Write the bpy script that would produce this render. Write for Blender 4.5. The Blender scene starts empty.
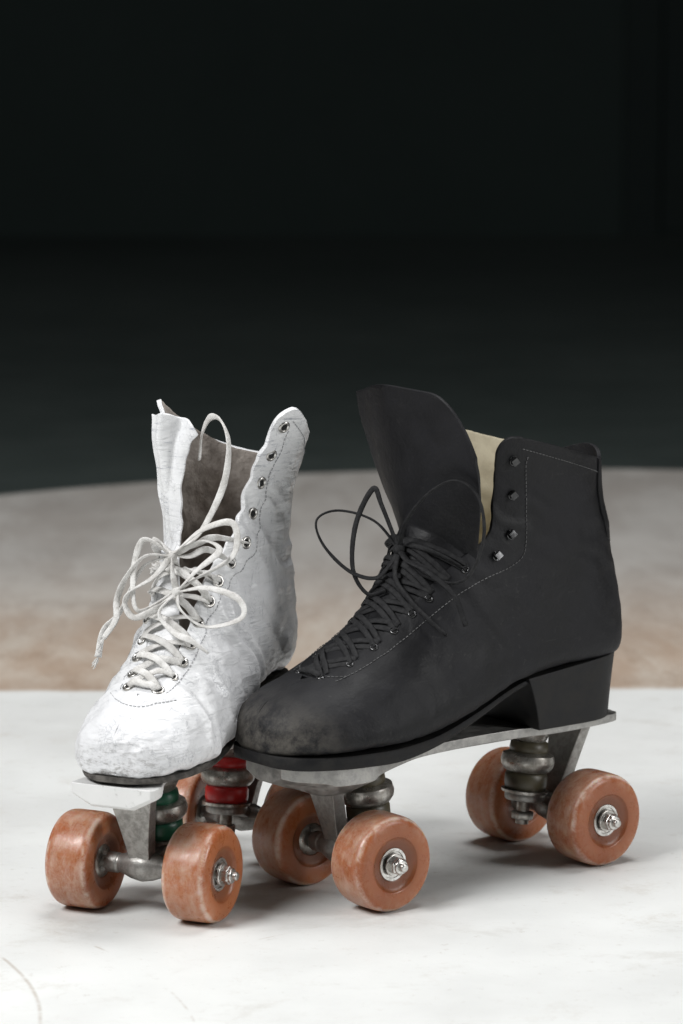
import bpy, math, random
import numpy as np
from mathutils import Vector, Matrix, noise
random.seed(4)
U=0.01
scene=bpy.context.scene
col=scene.collection
# ---------------------------------------------------------------- helpers
def link(o,parent=None):
    col.objects.link(o)
    if parent is not None: o.parent=parent
    return o
def mesh_obj(name,verts,faces,mats,parent=None,smooth=True,mi=None,loc=(0,0,0)):
    me=bpy.data.meshes.new(name)
    me.from_pydata([tuple(c*U for c in v) for v in verts],[],faces)
    if not isinstance(mats,(list,tuple)): mats=[mats]
    for m in mats: me.materials.append(m)
    if mi: me.polygons.foreach_set("material_index",mi)
    me.polygons.foreach_set("use_smooth",[smooth]*len(me.polygons))
    me.update()
    o=bpy.data.objects.new(name,me)
    o.location=tuple(c*U for c in loc)
    link(o,parent)
    return o
class MB:
    def __init__(s): s.v=[];s.f=[]
    def add(s,v,f):
        b=len(s.v); s.v+=[tuple(p) for p in v]; s.f+=[tuple(i+b for i in q) for q in f]
    def obj(s,name,mat,parent=None,smooth=True,loc=(0,0,0)):
        return mesh_obj(name,s.v,s.f,mat,parent,smooth,None,loc)
def fix(o):
    import bmesh
    bm=bmesh.new(); bm.from_mesh(o.data)
    bmesh.ops.remove_doubles(bm,verts=bm.verts,dist=1e-5)
    bmesh.ops.recalc_face_normals(bm,faces=bm.faces)
    bm.to_mesh(o.data); bm.free()
def bevel(o,w,seg=2):
    m=o.modifiers.new("b","BEVEL"); m.width=w*U; m.segments=seg; m.limit_method='ANGLE'; m.angle_limit=math.radians(35)
    w2=o.modifiers.new("w","WEIGHTED_NORMAL")
def loft(rows,cap0=True,cap1=True):
    n=len(rows[0]); v=[p for r in rows for p in r]; f=[]
    for i in range(len(rows)-1):
        for j in range(n):
            a=i*n+j; b=i*n+(j+1)%n
            f.append((a,b,b+n,a+n))
    if cap0: f.append(tuple(range(n-1,-1,-1)))
    if cap1: f.append(tuple(range((len(rows)-1)*n,len(rows)*n)))
    return v,f
def frame(d):
    d=Vector(d).normalized()
    a=Vector((0,0,1)) if abs(d.z)<.9 else Vector((1,0,0))
    x=a.cross(d).normalized(); y=d.cross(x)
    return x,y,d
def lathe(profile,org=(0,0,0),ax=(0,0,1),seg=32,caps=True,wob=0):
    x,y,d=frame(ax); org=Vector(org); rows=[]
    for r,h in profile:
        rows.append([org+d*h+(x*math.cos(2*math.pi*k/seg)+y*math.sin(2*math.pi*k/seg))*r for k in range(seg)])
    return loft(rows,caps,caps)
def smoothpts(pts,n=8):
    P=[Vector(p) for p in pts]; out=[]
    P=[P[0]*2-P[1]]+P+[P[-1]*2-P[-2]]
    for i in range(1,len(P)-2):
        a,b,c,d=P[i-1:i+3]
        for k in range(n):
            t=k/n
            out.append(.5*((2*b)+(c-a)*t+(2*a-5*b+4*c-d)*t*t+(3*b-a-3*c+d)*t**3))
    out.append(P[-2]); return out
def tube(pts,r,seg=8,n=8,flat=1.0,twist=0.,up=None):
    P=smoothpts(pts,n) if n else [Vector(p) for p in pts]
    rows=[]; nx=None
    for i,p in enumerate(P):
        d=(P[min(i+1,len(P)-1)]-P[max(i-1,0)]).normalized()
        if up is not None:
            nx=d.cross(Vector(up)).normalized()
        elif nx is None: nx=frame(d)[0]
        nx=(nx-d*nx.dot(d)).normalized(); ny=d.cross(nx)
        a0=twist*i; rr=r*(1+.12*noise.noise(p*2.3))
        ux=nx*math.cos(a0)+ny*math.sin(a0); uy=d.cross(ux)
        rows.append([p+ux*rr*flat*math.cos(2*math.pi*k/seg)+uy*rr*math.sin(2*math.pi*k/seg) for k in range(seg)])
    return loft(rows)
def box(c,h):
    v=[(c[0]+sx*h[0],c[1]+sy*h[1],c[2]+sz*h[2]) for sx in(-1,1) for sy in(-1,1) for sz in(-1,1)]
    f=[(0,1,3,2),(4,6,7,5),(0,4,5,1),(2,3,7,6),(0,2,6,4),(1,5,7,3)]
    return v,f
def interp(K,u):
    K=np.asarray(K,float); n=len(K); i=int(min(max(math.floor(u),0),n-2)); t=u-i
    b,c=K[i],K[i+1]; a=K[i-1] if i>0 else 2*b-c; d=K[i+2] if i+2<n else 2*c-b
    return .5*((2*b)+(c-a)*t+(2*a-5*b+4*c-d)*t*t+(3*b-a-3*c+d)*t**3)
# ---------------------------------------------------------------- materials
def newmat(name,base=(.5,.5,.5),rough=.5,metal=0):
    m=bpy.data.materials.new(name); m.use_nodes=True
    nt=m.node_tree; b=nt.nodes["Principled BSDF"]
    b.inputs["Base Color"].default_value=(*base,1); b.inputs["Roughness"].default_value=rough; b.inputs["Metallic"].default_value=metal
    return m,nt,b
class N:
    def __init__(s,nt):
        s.nt=nt; s.tc=nt.nodes.new("ShaderNodeTexCoord").outputs["Object"]
    def nd(s,t,**k):
        n=s.nt.nodes.new(t)
        for a,b in k.items(): setattr(n,a,b)
        return n
    def inp(s,sock,v):
        if isinstance(v,bpy.types.NodeSocket): s.nt.links.new(v,sock)
        elif isinstance(v,(tuple,list)) and len(v)==3 and sock.type=='RGBA': sock.default_value=(*v,1)
        else: sock.default_value=v
    def noise(s,scale,detail=4,rough=.55,dist=0,vec=None):
        n=s.nd("ShaderNodeTexNoise"); n.inputs["Scale"].default_value=scale; n.inputs["Detail"].default_value=detail
        n.inputs["Roughness"].default_value=rough; n.inputs["Distortion"].default_value=dist
        s.nt.links.new(vec or s.tc,n.inputs["Vector"]); return n.outputs["Fac"]
    def vor(s,scale,vec=None,feature='DISTANCE_TO_EDGE'):
        n=s.nd("ShaderNodeTexVoronoi",feature=feature); n.inputs["Scale"].default_value=scale
        s.nt.links.new(vec or s.tc,n.inputs["Vector"]); return n.outputs["Distance"]
    def map(s,v,a,b,c=0.,d=1.,smooth=True):
        n=s.nd("ShaderNodeMapRange"); n.interpolation_type='SMOOTHSTEP' if smooth else 'LINEAR'
        s.inp(n.inputs[0],v)
        for i,x in enumerate((a,b,c,d)): n.inputs[i+1].default_value=x
        return n.outputs[0]
    def m(s,op,a,b=0.,c=None):
        n=s.nd("ShaderNodeMath",operation=op); s.inp(n.inputs[0],a); s.inp(n.inputs[1],b)
        if c is not None: s.inp(n.inputs[2],c)
        return n.outputs[0]
    def mix(s,f,a,b):
        n=s.nd("ShaderNodeMix",data_type='RGBA'); s.inp(n.inputs[0],f); s.inp(n.inputs[6],a); s.inp(n.inputs[7],b); return n.outputs[2]
    def xyz(s):
        n=s.nd("ShaderNodeSeparateXYZ"); s.nt.links.new(s.tc,n.inputs[0]); return n.outputs
    def scalevec(s,v,rot=(0,0,0)):
        n=s.nd("ShaderNodeMapping"); n.inputs["Scale"].default_value=v; n.inputs["Rotation"].default_value=rot; s.nt.links.new(s.tc,n.inputs[0]); return n.outputs[0]
    def warp(s,scale,amt):
        n=s.nd("ShaderNodeTexNoise"); n.inputs["Scale"].default_value=scale; s.nt.links.new(s.tc,n.inputs["Vector"])
        a=s.nd("ShaderNodeVectorMath",operation='MULTIPLY_ADD'); s.nt.links.new(n.outputs["Color"],a.inputs[0]); a.inputs[1].default_value=(amt,)*3
        s.nt.links.new(s.tc,a.inputs[2]); return a.outputs[0]
    def bump(s,b,h,strength=.3,dist=.001,chain=None):
        n=s.nd("ShaderNodeBump"); n.inputs["Strength"].default_value=strength; n.inputs["Distance"].default_value=dist
        s.inp(n.inputs["Height"],h)
        if chain: s.nt.links.new(chain,n.inputs["Normal"])
        s.nt.links.new(n.outputs[0],b.inputs["Normal"]); return n.outputs[0]
def m_black():
    m,nt,b=newmat("black_nubuck",(.02,.02,.021),.62); n=N(nt); X=n.xyz()
    big=n.noise(28,4); fine=n.noise(500,3)
    c=n.mix(n.map(big,.35,.7),(.005,.005,.006),(.011,.011,.013))
    toe=n.map(X[0],.108,.148); low=n.map(X[2],.140,.106)
    sc=n.m('MULTIPLY',n.m('MULTIPLY',toe,low),n.map(n.noise(55,9,.8),.36,.62))
    c=n.mix(n.m('MULTIPLY',sc,.8),c,(.10,.092,.08))
    dust=n.m('MULTIPLY',n.map(n.noise(260,5,.7,.5),.56,.75),n.map(n.noise(22,2),.42,.65))
    c=n.mix(n.m('MULTIPLY',dust,.45),c,(.07,.068,.064))
    scr=n.map(n.noise(1,6,.75,.4,n.scalevec((40,200,420))),.62,.72)
    c=n.mix(n.m('MULTIPLY',scr,.3),c,(.08,.078,.074))
    n.inp(b.inputs["Base Color"],c)
    n.inp(b.inputs["Roughness"],n.map(big,.3,.7,.5,.66))
    b.inputs["Specular IOR Level"].default_value=.27
    ch=n.bump(b,n.noise(60,4,.6,.4),.4,.0018)
    n.bump(b,fine,.45,.0005,ch)
    return m
def m_white():
    m,nt,b=newmat("worn_white_leather",(.75,.76,.78),.45); n=N(nt); X=n.xyz()
    e1=n.vor(330,n.warp(120,.012)); e2=n.vor(120,n.warp(50,.03))
    nz=n.noise(30,6,.7)
    mk=n.map(n.noise(24,5,.7,.5),.49,.63)
    crack=n.m('MULTIPLY',n.map(e1,.09,.0),mk)
    crack2=n.m('MULTIPLY',n.map(e2,.03,.0),n.map(n.noise(40,6,.75),.52,.6))
    streak=n.map(n.noise(1,8,.8,.6,n.scalevec((40,40,420),(.15,.3,0))),.54,.64)
    streak=n.m('MULTIPLY',streak,n.map(n.noise(13,5,.7),.47,.58))
    streak2=n.map(n.noise(1,8,.8,.6,n.scalevec((330,60,60),(0,.5,.3))),.55,.65)
    streak2=n.m('MULTIPLY',streak2,n.map(n.noise(21,5,.7,0,n.warp(3,.5)),.49,.6))
    sm=n.map(n.noise(230,8,.85,.4),.53,.66)
    sm=n.m('MULTIPLY',sm,n.map(n.noise(15,5,.7),.49,.64))
    c=n.mix(n.map(n.noise(14,3),.35,.7),(.74,.745,.76),(.81,.815,.82))
    c=n.mix(n.m('MULTIPLY',sm,.55),c,(.33,.355,.395))
    c=n.mix(n.m('MULTIPLY',streak,.85),c,(.25,.27,.32))
    c=n.mix(n.m('MULTIPLY',streak2,.7),c,(.26,.27,.30))
    c=n.mix(n.m('MULTIPLY',crack,.35),c,(.22,.235,.27))
    c=n.mix(n.m('MULTIPLY',crack2,.4),c,(.2,.21,.24))
    toe=n.m('MULTIPLY',n.map(X[0],.09,.118),n.map(X[2],.125,.096))
    sc=n.m('MULTIPLY',toe,n.map(n.noise(1,8,.85,.3,n.scalevec((90,90,260))),.49,.58))
    c=n.mix(n.m('MULTIPLY',sc,.7),c,(.2,.185,.17))
    n.inp(b.inputs["Base Color"],c)
    n.inp(b.inputs["Roughness"],n.map(nz,.3,.7,.24,.46))
    ch=n.bump(b,n.noise(32,3,.5,.8),.6,.004)
    ch=n.bump(b,n.noise(1,4,.5,1.0,n.scalevec((40,40,170),(.2,.3,0))),.6,.0025,ch)
    ch=n.bump(b,n.m('ADD',n.m('MULTIPLY',crack,-1.),n.m('MULTIPLY',crack2,-1.)),.4,.0005,ch)
    n.bump(b,n.noise(420,3),.12,.0005,ch)
    return m
def m_simple(name,c1,c2,rough,metal=0,scale=60,bs=.2,bd=.0005,r2=None,bscale=None,spec=None):
    m,nt,b=newmat(name,c1,rough,metal); n=N(nt)
    f=n.noise(scale,7,.7,.2)
    n.inp(b.inputs["Base Color"],n.mix(n.map(f,.36,.66),c1,c2))
    if r2: n.inp(b.inputs["Roughness"],n.map(f,.35,.65,rough,r2))
    if spec is not None: b.inputs["Specular IOR Level"].default_value=spec
    if bs: n.bump(b,n.noise(bscale or scale*5,4),bs,bd)
    return m
BLK=m_black(); WHT=m_white()
CREAM=m_simple("cream_lining",(.66,.6,.45),(.55,.49,.36),.8,0,80)
SUEDE=m_simple("brown_suede_lining",(.27,.24,.215),(.44,.40,.365),.9,0,55,.8,.003,None,70)
SOLEB=m_simple("black_sole",(.006,.006,.007),(.018,.017,.016),.55,0,120,.3,.0006,.7,None,.25)
HEELB=m_simple("black_heel",(.007,.007,.008),(.018,.017,.016),.5,0,90,.35,.0008,.65,60,.28)
SOLEW=m_simple("gap_shade_worn_sole",(.04,.036,.032),(.12,.11,.10),.8,0,150,.3,.0006)  # worn sole, coloured dark to stand for the shaded gap above the plate
METAL=m_simple("dull_cast_aluminium",(.38,.37,.35),(.26,.25,.235),.36,.85,220,.35,.0004,.55)
PLATEB=m_simple("worn_black_plate",(.27,.265,.255),(.44,.43,.41),.35,.8,160,.3,.0004,.6)
METAL2=m_simple("greased_steel",(.46,.44,.41),(.22,.205,.18),.26,.9,150,.3,.0004,.5)
BRIGHT=m_simple("bright_steel",(.68,.67,.65),(.42,.4,.37),.22,1,150,.1,.0002,.42)
def m_paintp():
    m,nt,b=newmat("chipped_white_plate",(.78,.78,.77),.45); n=N(nt)
    f=n.map(n.noise(160,8,.85,.3),.58,.66,0,.7)
    n.inp(b.inputs["Base Color"],n.mix(f,n.mix(n.noise(60,4),(.70,.70,.69),(.80,.80,.79)),(.36,.35,.33)))
    n.bump(b,n.m('MULTIPLY',f,-1.),.3,.0004); return m
PAINTP=m_paintp()
RED=m_simple("red_cushion",(.5,.02,.02),(.35,.015,.015),.35,0,60)
GREEN=m_simple("green_cushion",(.015,.11,.06),(.01,.06,.035),.35,0,60)
OLIVE=m_simple("olive_cushion",(.07,.06,.035),(.04,.034,.022),.4,0,60)
LACEB=m_simple("black_lace",(.009,.009,.010),(.022,.022,.023),.75,0,300,.6,.0006,None,900,.3)
LACEW=m_simple("grubby_white_lace",(.78,.77,.75),(.55,.535,.51),.85,0,120,.8,.0008,None,900)
STB=m_simple("grey_thread",(.14,.14,.14),(.08,.08,.08),.8,0,200)
STW=m_simple("pale_thread",(.5,.5,.5),(.3,.31,.33),.8,0,200)
HOOKB=m_simple("black_enamel",(.05,.05,.052),(.12,.12,.12),.18,.9,100,.05)
HOLE=m_simple("eyelet_hole_shade",(.01,.01,.01),(.015,.015,.015),.9,0,100,0)  # black disc fills each eyelet; the hole's shade is put into its colour
def m_wheel():
    m,nt,b=newmat("amber_urethane",(.42,.14,.07),.4); n=N(nt); X=n.xyz()
    r=n.m('SQRT',n.m('ADD',n.m('MULTIPLY',X[0],X[0]),n.m('MULTIPLY',X[2],X[2])))
    oi=n.nd("ShaderNodeObjectInfo").outputs["Random"]
    nz=n.noise(110,8,.8,.3)
    nb=n.noise(24,3,.5)
    c=n.mix(n.map(nb,.3,.7),(.36,.108,.034),(.45,.155,.056))
    c=n.mix(n.m('MULTIPLY',oi,.45),c,(.20,.06,.026))
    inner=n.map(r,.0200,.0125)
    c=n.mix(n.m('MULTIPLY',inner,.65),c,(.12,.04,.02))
    tread=n.map(r,.0272,.0290)
    st=n.noise(1,8,.8,.1,n.scalevec((60,170,60)))
    d=n.m('MULTIPLY',tread,n.map(st,.38,.66,.05,.9))
    c=n.mix(n.m('MULTIPLY',d,.5),c,(.56,.44,.36))
    shoulder=n.m('MULTIPLY',n.map(r,.018,.0285),n.map(nz,.45,.68))
    c=n.mix(n.m('MULTIPLY',shoulder,.4),c,(.58,.44,.35))
    rim=n.m('MULTIPLY',n.m('MULTIPLY',n.map(r,.0262,.0280),n.map(r,.0292,.0284)),n.map(n.noise(60,7,.75),.38,.58))
    c=n.mix(n.m('MULTIPLY',rim,.65),c,(.70,.60,.52))
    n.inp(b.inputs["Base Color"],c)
    n.inp(b.inputs["Roughness"],n.map(nz,.3,.7,.2,.52))
    b.inputs["Subsurface Weight"].default_value=.45; b.inputs["Subsurface Radius"].default_value=(.010,.0035,.001); b.inputs["Subsurface Scale"].default_value=1
    n.bump(b,nz,.2,.0005); return m
WH=m_wheel()
def m_floor():
    m,nt,b=newmat("painted_concrete_floor",(.75,.75,.74),.5); n=N(nt); X=n.xyz()
    x,y=X[0],X[1]
    wob=n.m('MULTIPLY',n.m('SUBTRACT',n.noise(9,5,.6),.5),.03)
    yy=n.m('ADD',n.m('ADD',y,wob),n.m('MULTIPLY',x,-.02))
    zw=n.map(yy,2.835,2.852,1,0)
    def ring(cx,cy,R,wd):
        a=n.m('SUBTRACT',x,cx); c_=n.m('SUBTRACT',n.m('ADD',y,n.m('MULTIPLY',wob,.3)),cy)
        d=n.m('SQRT',n.m('ADD',n.m('MULTIPLY',a,a),n.m('MULTIPLY',c_,c_)))
        return n.map(n.m('ABSOLUTE',n.m('SUBTRACT',d,R)),wd,0)
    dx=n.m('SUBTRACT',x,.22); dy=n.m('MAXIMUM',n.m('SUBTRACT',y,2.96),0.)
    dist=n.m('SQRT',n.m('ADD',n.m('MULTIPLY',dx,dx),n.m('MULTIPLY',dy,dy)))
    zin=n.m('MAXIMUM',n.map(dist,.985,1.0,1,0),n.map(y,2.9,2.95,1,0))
    w=n.mix(n.map(n.noise(5,5,.6),.35,.7),(.76,.77,.755),(.68,.685,.67))
    w=n.mix(n.m('MULTIPLY',n.map(n.noise(1,7,.75,.3,n.scalevec((12,20,1),(0,0,.25))),.54,.7),.35),w,(.52,.50,.46))
    w=n.mix(n.m('MULTIPLY',n.map(n.noise(110,6,.75),.57,.74),.45),w,(.42,.38,.33))
    w=n.mix(n.m('MULTIPLY',n.map(n.noise(14,6,.8),.55,.7),.4),w,(.55,.52,.47))
    s1=n.m('MULTIPLY',ring(-.5,1.97,.337,.002),n.map(n.noise(30,4,.7),.38,.55))
    s2=n.m('MULTIPLY',ring(-.42,1.93,.345,.0014),n.map(n.noise(22,4,.7),.45,.6))
    s3=n.m('MULTIPLY',ring(.5,1.5,.85,.0012),n.map(n.noise(16,4,.7),.5,.62))
    s=n.m('MULTIPLY',n.m('MAXIMUM',n.m('MAXIMUM',s1,s2),s3),n.map(y,2.2,2.14))
    w=n.mix(n.m('MULTIPLY',s,.5),w,(.36,.29,.22))
    f=n.noise(1,7,.7,.3,n.scalevec((10,3.5,1)))
    be=n.mix(n.map(f,.35,.66),(.45,.345,.265),(.58,.515,.44))
    be=n.mix(n.m('MULTIPLY',n.map(n.noise(1,7,.75,0,n.scalevec((45,18,1))),.47,.66),.45),be,(.34,.25,.185))
    gy=n.mix(n.map(f,.35,.65),(.42,.40,.375),(.53,.515,.49))
    be=n.mix(n.map(y,2.95,3.45,0,.88),be,gy)
    edge=n.m('MULTIPLY',n.map(yy,2.84,2.86),n.map(yy,2.91,2.86))
    be=n.mix(n.m('MULTIPLY',edge,.3),be,(.32,.23,.17))
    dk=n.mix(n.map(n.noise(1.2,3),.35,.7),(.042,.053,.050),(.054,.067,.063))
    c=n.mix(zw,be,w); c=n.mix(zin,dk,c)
    n.inp(b.inputs["Base Color"],c)
    n.inp(b.inputs["Roughness"],n.map(n.noise(12,5),.3,.7,.45,.65))
    b.inputs["Specular IOR Level"].default_value=.25
    ch=n.bump(b,n.noise(25,5),.2,.002); n.bump(b,n.noise(300,3),.15,.0006,ch)
    return m
FLOOR=m_floor()
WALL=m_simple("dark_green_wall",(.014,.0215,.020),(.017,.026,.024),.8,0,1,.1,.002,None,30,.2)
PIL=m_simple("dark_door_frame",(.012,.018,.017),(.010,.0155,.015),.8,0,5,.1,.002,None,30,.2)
# ---------------------------------------------------------------- setting
fl=MB()
fl.add([(-600,-100,0),(600,-100,0),(600,670,0),(-600,670,0)],[(0,1,2,3)])
floor=fl.obj("floor",FLOOR,smooth=False); floor["kind"]="structure"
wl=MB(); wl.add(*box((0,664,150),(600,4,150))); wall=wl.obj("wall",WALL,smooth=False)
wall["label"]="dark greenish hall wall lost in shadow"; wall["category"]="wall"
fr=MB()
fr.add(*box((52,659,150),(3,1.2,150))); fr.add(*box((112,659,150),(3,1.2,150))); fr.add(*box((82,659,218),(26.5,1,4)))
fr.add(*box((82,659.5,107),(26.4,.6,106)))
frm=fr.obj("door",PIL,smooth=False); frm["label"]="dark closed door with frame in the shadowed wall"; frm["category"]="door"
# ---------------------------------------------------------------- boot
class Boot:
    def __init__(s,keys,slit,nb,kk,amp,scal):
        s.K=keys; s.slit=slit; s.nb=nb; s.kk=kk; s.amp=amp; s.scal=scal; s.seed=random.random()*50
        s.umax=len(keys)-1
    def th0(s,u):
        v=max(0,float(interp(s.slit,u)))*math.pi/180
        if u>s.umax-.9:
            x=(u-(s.umax-.9))/.9; v+=.22*(1-math.sqrt(max(0,1-x*x)))
        if s.scal and u>6: v+=s.scal*math.sin(u*2*math.pi/1.05)
        return v
    def raw(s,u,th,sc=1.0):
        k=interp(s.K,u); ts,tz,bs,bz,w,c=k
        nb=float(interp(s.nb,u)); kq=float(interp(s.kk,u))
        ct,st=math.cos(th),math.sin(th)
        n=nb if ct<0 else 2.15
        e=2/n
        cc=math.copysign(abs(ct)**e,ct); ss=math.copysign(abs(st)**e,st)
        cs,cz=(ts+bs)/2,(tz+bz)/2; a=((ts-bs)/2,(tz-bz)/2)
        lat=w*ss*(1-kq*cc)
        return Vector((cs+a[0]*cc*sc,c+lat*sc,cz+a[1]*cc*sc))
    def S(s,u,th,off=0,sc=1.0):
        p=s.raw(u,th,sc)
        if off or s.amp:
            n=s.nrm(u,th); d=off
            if s.amp:
                q=p*.35+Vector((s.seed,0,0))
                d+=s.amp*(noise.noise(q)+.6*noise.noise(q*2.6)+.35*noise.noise(q*6))
                side=abs(math.sin(th))
                cw=math.exp(-((u-7.6)/1.6)**2)+.8*math.exp(-((u-4.6)/1.0)**2)+.8*math.exp(-((u-12.3)/1.3)**2)
                d+=s.amp*.75*cw*math.sin(u*7.5+5*noise.noise(p*.5)+th*1.3)*(.4+.6*side)
            p=p+n*d
        return p
    def nrm(s,u,th):
        h=.02
        a=s.raw(min(u+h,s.umax),th)-s.raw(max(u-h,0),th); b=s.raw(u,th+h)-s.raw(u,th-h)
        n=a.cross(b)
        if n.length<1e-9: return Vector((1,0,0))
        n.normalize(); k=interp(s.K,u); c=Vector(((k[0]+k[2])/2,k[5],(k[1]+k[3])/2))
        if n.dot(s.raw(u,th)-c)<0: n=-n
        return n
    def build(s,parent,mats,NU=190,NT=110,thick=.28):
        rows=[]
        for i in range(NU+1):
            u=s.umax*i/NU; t0=s.th0(u); rows.append([s.S(u,t0+(2*math.pi-2*t0)*j/NT) for j in range(NT+1)])
        v=[p for r in rows for p in r]; f=[]; n=NT+1
        for i in range(NU):
            for j in range(NT):
                a=i*n+j; f.append((a,a+1,a+1+n,a+n))
        c=sum(rows[0],Vector())/len(rows[0])+Vector((.12,0,0)); v.append(c); ci=len(v)-1
        for j in range(NT): f.append((ci,j+1,j))
        o=mesh_obj("boot",v,f,mats,parent); fix(o)
        import bmesh
        bm=bmesh.new(); bm.from_mesh(o.data); bm.faces.ensure_lookup_table()
        tot=0
        for fc in list(bm.faces)[::50]:
            p=fc.calc_center_median()
            if p.z<.125 and abs(p.y)>.02 : tot+=fc.normal.y*math.copysign(1,p.y)
        if tot<0: bmesh.ops.reverse_faces(bm,faces=bm.faces)
        bm.to_mesh(o.data); bm.free()
        m=o.modifiers.new("s","SOLIDIFY"); m.thickness=thick*U; m.offset=-1; m.material_offset=1; m.material_offset_rim=0; m.use_even_offset=False
        b=o.modifiers.new("b","BEVEL"); b.width=.07*U; b.segments=2; b.limit_method='ANGLE'; b.angle_limit=math.radians(50)
        return o
def tongue(B,parent,mats,u0,u1,A0,A1,ext,droop=(.9,.9),name="tongue",sc=.93,wv=.1,seed=0.,thick=.22):
    rows=[]; NT=36; NU=70
    for i in range(NU+1):
        k=i/NU; u=u0+(u1-u0)*k; ks=k*k*(3-2*k)
        ta=A0[0]+(A1[0]-A0[0])*ks; tb=A0[1]+(A1[1]-A0[1])*ks
        rows.append([B.S(u,ta+(tb-ta)*j/NT,0,sc) for j in range(NT+1)])
    base=rows[-1]; c=base[NT//2]
    E=[(0,0,1,1,0)]+list(ext)
    M=40
    for i in range(1,M+1):
        ds,dz,wd,fl_,sh=interp(E,(len(E)-1)*i/M)
        r=[]
        for j,p in enumerate(base):
            q=(j-NT/2)/(NT/2)
            x=c.x+(p.x-c.x)*fl_; z=c.z+(p.z-c.z)*fl_; y=c.y+(p.y-c.y)*wd
            dr=droop[0] if q<0 else droop[1]
            rnd=-dr*max(0,abs(q)-.3)**2*3*(i/M)**3
            w=wv*noise.noise(Vector((q*1.6+seed,i*.06,sc*7)))*(i/M)
            wav=.5*wv*noise.noise(Vector((i*.14,seed,q)))*abs(q)
            r.append(Vector((x+ds+w*2,y+sh+wav,z+dz+rnd+w)))
        rows.append(r)
    v=[p for r in rows for p in r]; f=[]; n=NT+1
    for i in range(len(rows)-1):
        for j in range(NT):
            a=i*n+j; f.append((a,a+1,a+n+1,a+n))
    o=mesh_obj(name,v,f,mats,parent)
    me=o.data; k=(len(rows)-3)*NT+NT//2
    if me.polygons[k].normal.x<0: me.flip_normals()
    m=o.modifiers.new("s","SOLIDIFY"); m.thickness=thick*U; m.offset=0; m.material_offset=1; m.material_offset_rim=0
    b=o.modifiers.new("b","BEVEL"); b.width=.04*U; b.segments=2; b.limit_method='ANGLE'; b.angle_limit=math.radians(50)
    return o
def over(B,u0,t0,u1,t1,off=.2,hump=.25,n=9):
    out=[]
    for i in range(n+1):
        k=i/n; u=u0+(u1-u0)*k; t=t0+(t1-t0)*k
        o=off+hump*math.sin(math.pi*k)
        if i in(0,n): o=.02
        out.append(B.S(u,t,0)+B.nrm(u,t)*o)
    return out
def place(o,p,nrm,rot=0):
    q=Vector(nrm).to_track_quat('Z','Y')
    o.matrix_local=Matrix.Translation(Vector(p)*U)@q.to_matrix().to_4x4()@Matrix.Rotation(rot,4,'Z')
def eyelets(B,boot,plist,mat,R=.27):
    v,f=lathe([(R*.5,-.05),(R*.55,.06),(R*.8,.11),(R,.05),(R*1.02,-.04)],seg=22,caps=False)
    n0=len(f)
    v2,f2=lathe([(.01,.03),(R*.54,.03)],seg=22,caps=False); f2=[tuple(i+len(v) for i in q) for q in f2]; 
    V=list(v)+list(v2); F=f+f2
    first=None
    for (u,t) in plist:
        if first is None:
            first=mesh_obj("eyelet",V,F,[mat,HOLE],boot,mi=[0]*n0+[1]*len(f2)); o=first
        else:
            o=first.copy(); link(o); o.parent=boot
        place(o,B.S(u,t),B.nrm(u,t))
def stitches(B,boot,lines,mat,step=.33,dash=.22,r=.035):
    import bisect
    mb=MB()
    for fn in lines:
        pts=[fn(i/400) for i in range(401)]
        P=[(B.S(u,t)+B.nrm(u,t)*.03) for u,t in pts]
        L=[0]
        for a,b in zip(P,P[1:]): L.append(L[-1]+(b-a).length)
        d=0
        def at(d):
            i=min(max(bisect.bisect(L,d)-1,0),len(P)-2); q=(d-L[i])/max(L[i+1]-L[i],1e-6); return P[i].lerp(P[i+1],min(q,1))
        while d+dash<L[-1]:
            mb.add(*tube([at(d),at(d+dash*.5),at(d+dash)],r,5,0)); d+=step*random.uniform(.94,1.06)
    return mb.obj("stitching",mat,boot)
def sole(rows,name,mat,parent):
    R=[]
    for s,hw,zt,zb,c in rows:
        e=min(.12,hw*.4,(zt-zb)*.3)
        R.append([(s,c-hw+e,zb),(s,c+hw-e,zb),(s,c+hw-.03,zb+e),(s,c+hw,(zt+zb)/2),(s,c+hw-.03,zt-e),(s,c+hw-e,zt),(s,c-hw+e,zt),(s,c-hw+.03,zt-e),(s,c-hw,(zt+zb)/2),(s,c-hw+.03,zb+e)])
    K=np.array([[x for p in r for x in p] for r in R]); out=[]
    M=(len(R)-1)*6
    for i in range(M+1):
        q=interp(K,(len(R)-1)*i/M); out.append([tuple(q[3*j:3*j+3]) for j in range(10)])
    mb=MB(); mb.add(*loft(out)); o=mb.obj(name,mat,parent); fix(o)
    o.modifiers.new("e","EDGE_SPLIT").split_angle=math.radians(50)
    return o
def heel(parent,mat,sb0,sf0,w0,z0,sb1,sf1,w1,z1b,z1f,c=0):
    rows=[]
    for i in range(9):
        k=i/8; kk=k**1.3
        sb=sb0+(sb1-sb0)*kk; sf=sf0+(sf1-sf0)*(k**1.5); w=w0+(w1-w0)*kk
        r=[]
        N_=20
        for j in range(N_+1):
            a=math.pi*j/N_
            x=sb+(w*1.05)*(1-abs(math.sin(a))**.8) ; y=c+w*math.cos(a)
            r.append([x,y])
        r+= [[sf,c-w*.96],[sf,c-w*.5],[sf,c],[sf,c+w*.5],[sf,c+w*.96]]
        rows.append([(x,y,z0+k*((z1b+(z1f-z1b)*(x-sb)/(sf-sb))-z0)) for x,y in r])
    mb=MB(); mb.add(*loft(rows)); o=mb.obj("heel",mat,parent); fix(o); bevel(o,.08)
    return o
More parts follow.
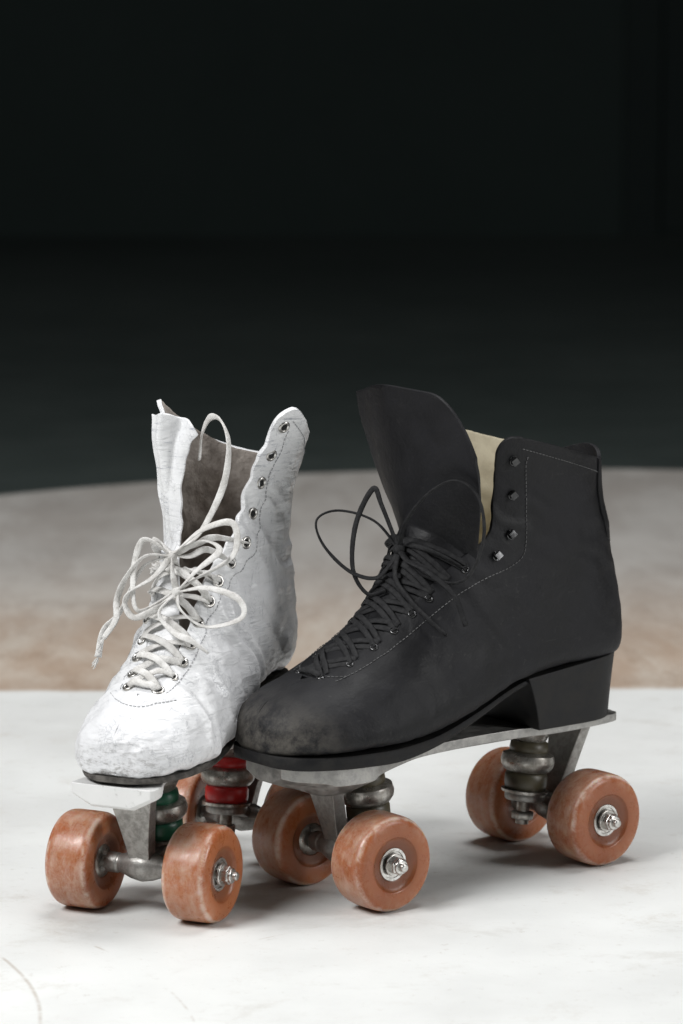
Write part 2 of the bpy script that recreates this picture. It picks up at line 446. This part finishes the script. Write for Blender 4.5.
# ---------------------------------------------------------------- running gear
def wheel_mesh():
    half=[(.85,.9),(.98,1.0),(1.02,1.15),(1.2,1.2),(1.5,1.26),(1.66,1.36),(1.74,1.42),(2.1,1.46),(2.5,1.43),(2.72,1.34),(2.86,1.17),(2.925,.95),(2.945,.7),(2.95,.3)]
    prof=half+[(r,-h) for r,h in reversed(half)]
    K=np.array(prof); P=[tuple(interp(K,(len(prof)-1)*i/108)) for i in range(109)]
    return lathe(P,(0,0,0),(0,1,0),60,False)
def add_wheel(parent,s,t,lib):
    side=1 if t>0 else -1
    if "w" not in lib:
        v,f=wheel_mesh(); w=mesh_obj("wheel",v,f,WH,parent); lib["w"]=w
        o_=-.12
        mb=MB(); mb.add(*lathe([(.3,.7),(.3,1.30+o_),(.52,1.32+o_),(.54,1.24+o_),(.82,1.24+o_),(.84,1.32+o_),(1.0,1.32+o_),(1.03,1.24+o_),(1.03,.75)],(0,0,0),(0,1,0),36,False))
        b=mb.obj("bearing",BRIGHT,w); lib["b"]=b; b.modifiers.new("e","EDGE_SPLIT").split_angle=math.radians(40)
        mb=MB(); mb.add(*lathe([(.66,1.28),(.7,1.31),(.7,1.39),(.64,1.42)],(0,0,0),(0,1,0),30))
        mb.add(*lathe([(.54,1.4),(.58,1.45),(.58,1.8),(.5,1.88)],(0,0,0),(0,1,0),6))
        mb.add(*lathe([(.46,1.85),(.46,2.0),(.36,2.06)],(0,0,0),(0,1,0),24))
        mb.add(*lathe([(.27,2.0),(.27,2.28),(.21,2.35)],(0,0,0),(0,1,0),16))
        nn=mb.obj("nut",BRIGHT,w,smooth=False); lib["n"]=nn; bevel(nn,.04)
        mb=MB(); mb.add(*lathe([(.5,-.8),(1.0,-.82),(1.0,-1.14),(.5,-1.18)],(0,0,0),(0,1,0),36))
        ib=mb.obj("bearing",METAL2,w); lib["ib"]=ib
    else:
        w=lib["w"].copy(); link(w); w.parent=parent
        for k in("b","n","ib"):
            c=lib[k].copy(); link(c); c.parent=w
    w.location=(s*U,t*U,2.95*U)
    w.rotation_euler=(0,random.uniform(0,6),0 if side>0 else math.pi)
    return w
def truck(parent,sa,d,ptop,cmat,cmat2,lib,half=3.9):
    mb=MB(); ax=2.95
    mb.add(*lathe([(.36,-half-1.2),(.36,half+1.2)],(0,0,ax),(0,1,0),20))
    mb.add(*lathe([(.5,-2.45),(.62,-2.4),(.62,-1.7),(.55,-1.6),(.62,-1.3),(.85,-.7),(.98,0),(.85,.7),(.62,1.3),(.55,1.6),(.62,1.7),(.62,2.4),(.5,2.45)],(0,0,ax),(0,1,0),28))
    kp=-2.3*d
    mb.add(*lathe([(1.0,-.3),(1.25,-.28),(1.3,0),(1.25,.28),(1.0,.3)],(kp,0,ax+1.0),(0.12*d,0,1),28))
    rows=[]
    for k in range(5):
        q=k/4; x=kp*q*.85; z=ax+.1+.9*q; w=.8+.15*q
        rows.append([(x,-w,z-.35),(x,w,z-.35),(x,w,z+.35),(x,-w,z+.35)])
    mb.add(*loft(rows))
    rows=[]
    for k in range(6):
        q=k/5; x=.1*d+1.5*d*q; z=ax+.2+(ptop-.7-ax)*q; w=.65+.95*q**1.3; tk=.5-.1*q
        rows.append([(x-tk,-w,z),(x+tk,-w,z),(x+tk,w,z),(x-tk,w,z)])
    mb.add(*loft(rows))
    o=mb.obj("truck",METAL,parent,loc=(sa,0,0)); fix(o); bevel(o,.08)
    tilt=(0.12*d,0,1)
    z0=ax+1.3; H=ptop-.7-z0
    mb=MB()
    mb.add(*lathe([(1.05,0),(1.28,.06),(1.36,H*.12),(1.36,H*.26),(1.2,H*.34)],(kp,0,z0),tilt,32))
    mb.obj("cushion",cmat,o)
    mb=MB(); mb.add(*lathe([(1.1,H*.62),(1.2,H*.64),(1.24,H*.70),(1.18,H*.80),(.9,H*.84)],(kp,0,z0),tilt,32))
    mb.obj("cushion",cmat2,o)
    mb=MB()
    mb.add(*lathe([(1.2,H*.32),(1.44,H*.34),(1.66,H*.42),(1.72,H*.5),(1.62,H*.6),(1.15,H*.65)],(kp,0,z0),tilt,36))
    mb.add(*lathe([(1.2,-.04),(1.48,-.06),(1.52,.12),(1.3,.14)],(kp,0,z0),tilt,36))
    mb.add(*lathe([(.9,H*.80),(1.05,H*.84),(1.3,H*.98),(1.0,H+.2)],(kp,0,z0),tilt,36))
    mb.add(*lathe([(.42,-2.1),(.42,H)],(kp,0,z0),tilt,20))
    mb.add(*lathe([(.66,-1.8),(.7,-1.75),(.7,-1.35),(.66,-1.3)],(kp,0,z0),tilt,6))
    kpn=mb.obj("kingpin",METAL2,o)
    kpn.modifiers.new("e","EDGE_SPLIT").split_angle=math.radians(40)
    for t in(half,-half): add_wheel(parent,sa,t,lib)
    return o
def plate(parent,rows,mat,top,ks=.3):
    K=[list(r) for r in rows]
    out=[];M=(len(K)-1)*5
    for i in range(M+1):
        s,hw,dz,th,c=interp(K,(len(K)-1)*i/M)
        out.append([(s,c-hw,top-.25-th*ks+dz),(s,c-hw*.5,top-th+dz-.1),(s,c+hw*.5,top-th+dz-.1),(s,c+hw,top-.25-th*ks+dz),(s,c+hw,top+dz),(s,c-hw,top+dz)])
    mb=MB(); mb.add(*loft(out)); o=mb.obj("plate",mat,parent); fix(o); bevel(o,.06); return o
def skate(name,label,loc,ang):
    e=bpy.data.objects.new(name,None); e.empty_display_size=.05; link(e)
    e.location=(loc[0]*U,loc[1]*U,0); e.rotation_euler=(0,0,math.radians(ang))
    e["label"]=label; e["category"]="roller skate"; return e
# ================================================================ BLACK SKATE
bs=skate("roller_skate","black leather quad skate with heel, black laces and amber wheels",(6.65,230.4),218.8)
KB=[(15.3,11.2,15.3,10.1,1.0,0),(15.0,12.0,15.0,9.85,2.1,0),(14.1,12.9,14.1,9.8,3.2,0),(12.5,13.6,12.5,9.75,4.15,0),(10.4,14.3,10.4,9.75,4.7,0),
(8,15.6,7.5,9.75,4.85,0),(6.1,17.1,4,10.1,4.6,0),(4.8,18.8,.5,11.0,4.3,0),(4.0,20.5,-3,12.2,4.05,0),(3.5,22.1,-7,12.7,4.0,0),
(3.1,23.5,-10.6,12.7,3.95,0),(3.0,24.7,-12.6,13.3,3.85,0),(3.0,25.8,-12.95,16.6,3.75,0),(2.9,26.8,-12.3,19.9,3.8,0),(2.9,27.8,-11.4,22.6,4.0,0),(2.9,29.1,-11.2,25.2,4.2,0)]
slB=[0,0,0,-6,12,20,27,35,44,51,56,59,60,61,62,63]
nbB=[3,3.2,3.4,3.4,3.4,3.4,3.6,4,4.5,5,4.8,3.4,2.4,2.15,2.1,2.1]
kkB=[.1,.12,.15,.2,.22,.25,.26,.22,.15,.1,.07,.07,.08,.06,.03,0]
B=Boot(KB,slB,nbB,kkB,.055,0)
bo=B.build(bs,[BLK,CREAM])
D=math.pi/180
tongue(B,bo,[BLK,BLK],3.6,9.3,(-38*D,38*D),(-60*D,60*D),[(.2,1.8,1.22,.85,.1),(.5,4.0,1.5,.62,.3),(.8,6.4,1.72,.42,.5),(.95,8.6,1.76,.28,.6)],(.15,2.1),sc=.945,wv=.2,seed=3.3)
sole([(15.5,.5,10.0,9.4,0),(15.38,1.3,10.0,9.3,0),(15.0,2.3,9.95,9.2,0),(14.1,3.3,9.9,9.12,0),(12.4,4.2,9.85,9.08,0),(10.2,4.7,9.85,9.05,0),(7.5,4.75,9.85,9.05,0),(4.3,4.35,10.1,9.5,0),(1,3.8,10.85,10.4,0),(-3,3.3,12.1,11.8,0),(-7,3.0,12.7,12.45,0),(-10.0,2.8,12.7,12.45,0),(-11.2,2.0,12.7,12.45,0),(-11.8,1.0,12.7,12.45,0)],"sole",SOLEB,bo)
heel(bo,HEELB,-12.1,-4.7,3.3,8.92,-12.55,-3.6,3.55,13.3,12.4)
plate(bs,[(-12.2,1.6,0,.5,0),(-11.5,2.6,0,.6,0),(-7,2.8,0,.7,0),(-4,2.2,0,.8,0),(0,2.0,0,.8,0),(4,2.3,0,.8,0),(6.5,3.0,0,1.0,0),(8.6,3.85,0,1.2,0),(9.4,3.95,0,1.9,0),(11.6,3.75,0,1.9,0),(12.3,3.3,0,1.5,0),(13.8,2.4,.05,1.2,0),(14.5,1.7,.1,.9,0)],PLATEB,8.97,.42)
lib={}
truck(bs,8.65,1,8.9,OLIVE,OLIVE,lib); truck(bs,-8.65,-1,8.9,OLIVE,OLIVE,lib)
ue=[3.75,4.5,5.2,5.9,6.6,7.3,8.0,8.8]
eyelets(B,bo,[(u,sg*(max(B.th0(u),.1)+7*D)) for u in ue for sg in(1,-1)],HOOKB,.26)
lc=MB(); UP=(.75,0,.66)
for i,(a,b) in enumerate(zip(ue,ue[1:])):
    for sg in(1,-1):
        for dd in(0,.2):
            lc.add(*tube(over(B,a+dd,sg*(max(B.th0(a),.1)+7*D),b+dd,-sg*(max(B.th0(b),.1)+7*D),.0+dd*.15,.0+(.11 if sg>0 else 0)+random.uniform(0,.06)),.06,8,3,3.2,0,UP))
lc.add(*tube(over(B,ue[0],7*D+.1,ue[0],-7*D-.1,.15,.05),.1,8,3,2.0,0,UP))
Kn=(4.3,.3,21.0)
L=[[Kn,(5.0,-1.2,22.6),(6.5,-2.8,23.2),(7.9,-3.2,22.7),(7.7,-2.8,21.2),(6.5,-1.8,19.6),(5.4,-.6,19.2),(4.8,.2,20.2),Kn],
[Kn,(4.7,1.4,22.8),(4.4,3.2,24.8),(3.5,4.7,25.7),(2.5,5.6,24.6),(2.2,5.7,22.0),(2.9,4.7,19.5),(4.0,2.4,19.6),Kn],
[Kn,(4.9,-.6,23.6),(5.1,-1.2,24.6),(5.8,-2.0,22.4),(6.2,-1.8,19.7),(5.7,-1.0,18.2),(5.2,.2,18.5)],
[Kn,(4.7,1.6,20.5),(4.3,3,20.0),(3.5,4.5,18.7),(3.0,5.1,16.8)],
[Kn,(5,.8,19.4),(5.0,2.2,18.2),(4.6,3.6,17.1),(4.1,4.6,16.3)],
list(over(B,8.8,B.th0(8.8)+7*D,8.4,0,.1,.2))+[Kn], list(over(B,8.8,-B.th0(8.8)-7*D,8.4,0,.1,.2))+[Kn]]
for l in L: lc.add(*tube(l,.075,8,8,2.3,.03))
kv,kf=lathe([(.1,-.4),(.3,-.3),(.38,0),(.3,.3),(.1,.4)],Kn,(0.3,1,.2),14); lc.add(kv,kf)
lo=lc.obj("lace",LACEB,bo)
hk=None
for u in(10.0,11.3,12.7,14.1):
    for sg in(1,-1):
        t=sg*(B.th0(u)+10*D)
        if hk is None:
            mb=MB(); mb.add(*lathe([(.31,-.02),(.33,.05),(.28,.1)],seg=20)); q=.74
            rr=[]
            for (x,z,w) in((-.08,.05,.2),(.26,.08,.2),(.42,.2,.24),(.30,.34,.29),(-.26,.38,.32)):
                rr.append([(x*q,-w*q,z*q),(x*q,w*q,z*q),(x*q+.02,w*q,z*q+.06),(x*q+.02,-w*q,z*q+.06)])
            mb.add(*loft(rr))
            hk=mb.obj("lace_hook",HOOKB,bo,smooth=False); bevel(hk,.035); o=hk
        else: o=hk.copy(); link(o); o.parent=bo
        place(o,B.S(u,t),B.nrm(u,t),2.2 if sg>0 else .9)
stitches(B,bo,[lambda k:(3.9+10.6*k,B.th0(3.9+10.6*k)+20*D-3*D*k),lambda k:(3.9+10.6*k,-(B.th0(3.9+10.6*k)+20*D-3*D*k)),
 lambda k:(14.62,B.th0(14.6)+12*D+k*(2*math.pi-2*B.th0(14.6)-24*D)),
 lambda k:(4.2-.5*math.sin(k*math.pi),(B.th0(4.2)+20*D)-k*2*(B.th0(4.2)+20*D))],STB,.27,.17,.03)
rows=[]
for i in range(19):
    u=12.9+2.5*i/18; r=[]
    hw=40*D*(1-.25*(i/18)**4)
    for j in range(21):
        t=math.pi-hw+2*hw*j/20; lim=min(u,15); q=(j-10)/10
        r.append(B.S(lim,t)+B.nrm(min(u,14.9),t)*(.04+.32*max(0,math.cos(q*1.5))**.5*min(1,i/3))+Vector((-.05*max(0,u-15),0,max(0,u-15)*2.0*max(.0,math.cos(q*1.5))**1.5)))
    rows.append(r)
v=[p for r in rows for p in r]; f=[(i*21+j,i*21+j+1,i*21+j+22,i*21+j+21) for i in range(18) for j in range(20)]
o=mesh_obj("heel_tab",v,f,BLK,bo); o.modifiers.new("s","SOLIDIFY").thickness=.25*U
bm_=o.modifiers.new("b","BEVEL"); bm_.width=.08*U; bm_.segments=3; bm_.limit_method='ANGLE'; bm_.angle_limit=math.radians(50)
# ================================================================ WHITE SKATE
ws=skate("roller_skate.001","worn white leather quad skate with cracked boot, loose white laces",(-9.03,226.96),245.6)
KW=[(11.5,10.8,11.5,9.5,1.0,.35),(11.25,11.6,11.25,9.35,1.9,.4),(10.5,12.4,10.5,9.3,2.75,.45),(9.1,13.2,9.1,9.3,3.45,.45),(7.2,14.1,7.2,9.3,3.85,.4),
(5.5,15.2,4.6,9.3,3.9,.3),(4.2,16.6,1.8,9.8,3.7,.2),(3.1,18.3,-1,10.8,3.35,.1),(2.3,20,-3.6,11.8,3.2,.1),(1.7,21.6,-6,12.2,3.15,.1),
(1.3,23,-8.4,12.2,3.2,.15),(1.0,24.4,-9.9,13.6,3.2,.2),(.8,25.9,-10,16.9,3.1,.25),(.7,27.6,-9.2,20.2,3.25,.4),(.6,29.6,-8.7,23.2,3.8,.7),(.5,31.9,-8.3,26.0,4.7,1.0)]
slW=[0,0,0,-6,9,17,24,30,36,42,47,52,57,61,64,65]
nbW=[3,3.2,3.4,3.4,3.4,3.4,3.4,3.3,3.3,3.3,3.2,2.8,2.3,2.15,2.1,2.1]
W=Boot(KW,slW,nbW,[.1,.12,.15,.2,.22,.25,.27,.28,.26,.22,.18,.14,.06,0,-.05,-.1],.17,.018)
wo=W.build(ws,[WHT,SUEDE])
tongue(W,wo,[WHT,SUEDE],3.6,10.0,(-30*D,30*D),(-60*D,-6*D),[(.2,1.8,.95,.75,0),(.5,3.8,1.0,.5,.1),(.9,5.7,1.2,.3,.4),(1.2,7.5,1.5,.14,.75)],(-.15,.8),sc=.95,wv=.38,seed=6.2,thick=.16)
sole([(11.6,.5,9.45,9.12,.35),(11.5,1.1,9.45,9.1,.4),(11.1,1.8,9.42,9.08,.45),(10.3,2.6,9.4,9.05,.45),(9.0,3.25,9.4,9.05,.45),(7.2,3.5,9.4,9.0,.4),(4.6,3.5,9.4,9.0,.3),(1.8,3.3,9.8,9.4,.2),(-1,2.9,10.8,10.4,.1),(-3.6,2.7,11.8,11.4,.1),(-6,2.6,12.2,11.8,.1),(-8.4,2.4,12.2,11.8,.1),(-9.2,1.7,12.2,11.8,.1),(-9.6,.9,12.2,11.8,.1)],"sole",SOLEW,wo)
heel(wo,SOLEW,-9.4,-3.8,2.6,8.3,-9.9,-2.8,2.7,12.0,11.2)
plate(ws,[(-9.8,1.4,0,.5,0),(-9,2.1,0,.6,0),(-6,2.2,0,.7,0),(-2,1.4,0,.7,0),(2,1.4,0,.7,0),(5,1.6,0,.8,0),(7.5,1.8,0,.8,.1),(9,2.3,0,.9,.2),(10.2,2.7,.02,1.15,.3),(11.2,2.75,.05,1.25,.35),(11.6,2.6,.1,1.1,.35)],PAINTP,8.8,.3)
lib={}
truck(ws,6.75,1,8.6,GREEN,GREEN,lib); truck(ws,-6.75,-1,8.6,RED,RED,lib)
ue=[3.9,4.6,5.3,6.0,6.8,7.6,8.5]; ut=[9.6,10.8,11.9,12.9,13.7,14.45]
eyelets(W,wo,[(u,sg*(max(W.th0(u),.1)+9*D)) for u in ue+ut for sg in(1,-1)],BRIGHT,.4)
lc=MB(); UP=(.7,0,.7)
for a,b in zip(ue,ue[1:]):
    for sg in(1,-1):
        lc.add(*tube(over(W,a,sg*(max(W.th0(a),.1)+9*D),b+random.uniform(-.1,.1),-sg*(max(W.th0(b),.1)+9*D),.06+random.uniform(0,.1),.06+(.18 if sg>0 else 0)+random.uniform(0,.3)),.075,8,3,3.1,random.uniform(-.02,.02),UP))
lc.add(*tube(over(W,ue[0],9*D+.1,ue[0],-9*D-.1,.2,.1),.12,8,3,2,0,UP))
K1=(3.9,.9,19.2); K2=(3.2,.2,21.2)
eN=lambda u,sg:W.S(u,sg*(W.th0(u)+9*D))+W.nrm(u,sg*(W.th0(u)+9*D))*.08
L=[[K2,(3.5,-1.6,20.4),(4.3,-2.7,17.8),(4.6,-3.7,16.6),(5.0,-3.9,15.0)],
[K2,(3.9,-1.2,21.2),(4.3,-2.3,19.9),(4.0,-3.1,18.4),(4.7,-2.8,17.4),(5.0,-3.5,16.2)],
[K2,(3.9,-.9,22.2),(3.9,-1.6,21.8),(4.2,-1.9,19.8),(4.4,-1.4,17.9),K1],
[K2,(2.6,1.6,22.4),(2.2,2.6,24.2),(1.7,3.1,26.0),(1.3,3.1,28.0),(.9,2.4,29.2),(.5,1.5,29.3),(-.2,.6,28.2),(-.6,.2,26.5)],
[K1,(4,3,19.6),(3.7,4.9,19.0),(3.8,5.1,17.9),(4.3,3,17.3),(4.4,1.4,18.2),K1],
[K2,(3.2,2.2,22.9),(2.4,3.9,23.3),(2.6,4.0,21.4),(3.6,2,20.0),K1],
[K1,(4.1,2.3,20.6),(3.4,3.5,21.8),(3.0,2.2,22.2),K2],
[K1,(4.9,.2,18.0),(5.0,1.3,16.9),(5.6,2.6,16.7),(5.2,3.6,15.9)],
[K1,(4.4,-.2,18.2),(4.8,-1.6,17.6),(4.6,-2.2,18.8),(4.0,-.6,20.0),K2],[K1,(4,.7,20.1),K2],
[eN(9.6,1),(2.4,2.2,21.6),(2.8,1.2,21.2),K2],[eN(9.6,-1),(2.6,-1.4,21.9),(2.8,-.6,21.8),K2],
[eN(10.8,1),(1.6,2.2,22.2),(2.5,1.4,21.8),K2],
list(over(W,8.5,W.th0(8.5)+9*D,8.0,0,.2,.3))+[K1], list(over(W,8.5,-W.th0(8.5)-9*D,8.2,0,.2,.3))+[K2],
list(over(W,7.6,W.th0(7.6)+9*D,8.4,-W.th0(8.4)-9*D,.3,.4))]
for i,l in enumerate(L): lc.add(*tube(l,.075,8,8,2.8,.04+.012*i))
for tip,dr in (((5.0,-3.9,15.0),(.3,-.4,-1.2)),((5.0,-3.5,16.2),(.3,-.6,-1.3))):
    for k in range(11):
        e=Vector(tip)+Vector(dr).normalized()*random.uniform(.3,.85)+Vector([random.uniform(-.2,.2) for _ in range(3)])
        lc.add(*tube([tip,(Vector(tip)+e)/2+Vector([random.uniform(-.05,.05) for _ in range(3)]),e],.03,5,3))
for kn in(K1,K2):
    lc.add(*lathe([(.1,-.34),(.25,-.24),(.3,0),(.25,.24),(.1,.34)],kn,(.2,1,.3),14))
lc.obj("lace",LACEW,wo)
stitches(W,wo,[lambda k:(3.9+10.6*k,W.th0(3.9+10.6*k)+20*D-4*D*k),lambda k:(3.9+10.6*k,-(W.th0(3.9+10.6*k)+20*D-4*D*k)),
 lambda k:(14.7,W.th0(14.7)+12*D+k*(2*math.pi-2*W.th0(14.7)-24*D)),
 lambda k:(3.9-.9*math.sin(k*math.pi),(W.th0(3.9)+34*D)-k*2*(W.th0(3.9)+34*D))],STW,.26,.17,.028)
# ---------------------------------------------------------------- camera & light
cam=bpy.data.cameras.new("camera"); co=bpy.data.objects.new("camera",cam); link(co)
co.location=(0,0,.611); co.rotation_euler=(math.radians(90-9.44),0,0)
cam.sensor_fit='VERTICAL'; cam.sensor_height=36; cam.lens=3800*36/1024; cam.clip_end=50; cam.clip_start=.05
cam.dof.use_dof=True; cam.dof.focus_distance=2.30; cam.dof.aperture_fstop=10
scene.camera=co
def area(loc,aim,size,p,colr=(1,1,1)):
    l=bpy.data.lights.new("softbox","AREA"); l.shape='RECTANGLE'; l.size,l.size_y=size; l.energy=p; l.color=colr
    o=bpy.data.objects.new("softbox",l); link(o); o.location=loc
    o.rotation_euler=(Vector(aim)-Vector(loc)).to_track_quat('-Z','Y').to_euler(); return o
area((-1.15,1.4,1.5),(0,2.3,.1),(.7,.7),37)
area((.2,2.6,2.0),(0.05,2.4,0),(1.0,.7),23)
area((1.6,1.7,.8),(0.05,2.3,.15),(.5,.9),14)
w=bpy.data.worlds.new("World"); scene.world=w; w.use_nodes=True
w.node_tree.nodes["Background"].inputs[0].default_value=(.5,.58,.57,1); w.node_tree.nodes["Background"].inputs[1].default_value=.014
scene.view_settings.view_transform='Standard'; scene.view_settings.look='None'; scene.view_settings.exposure=0
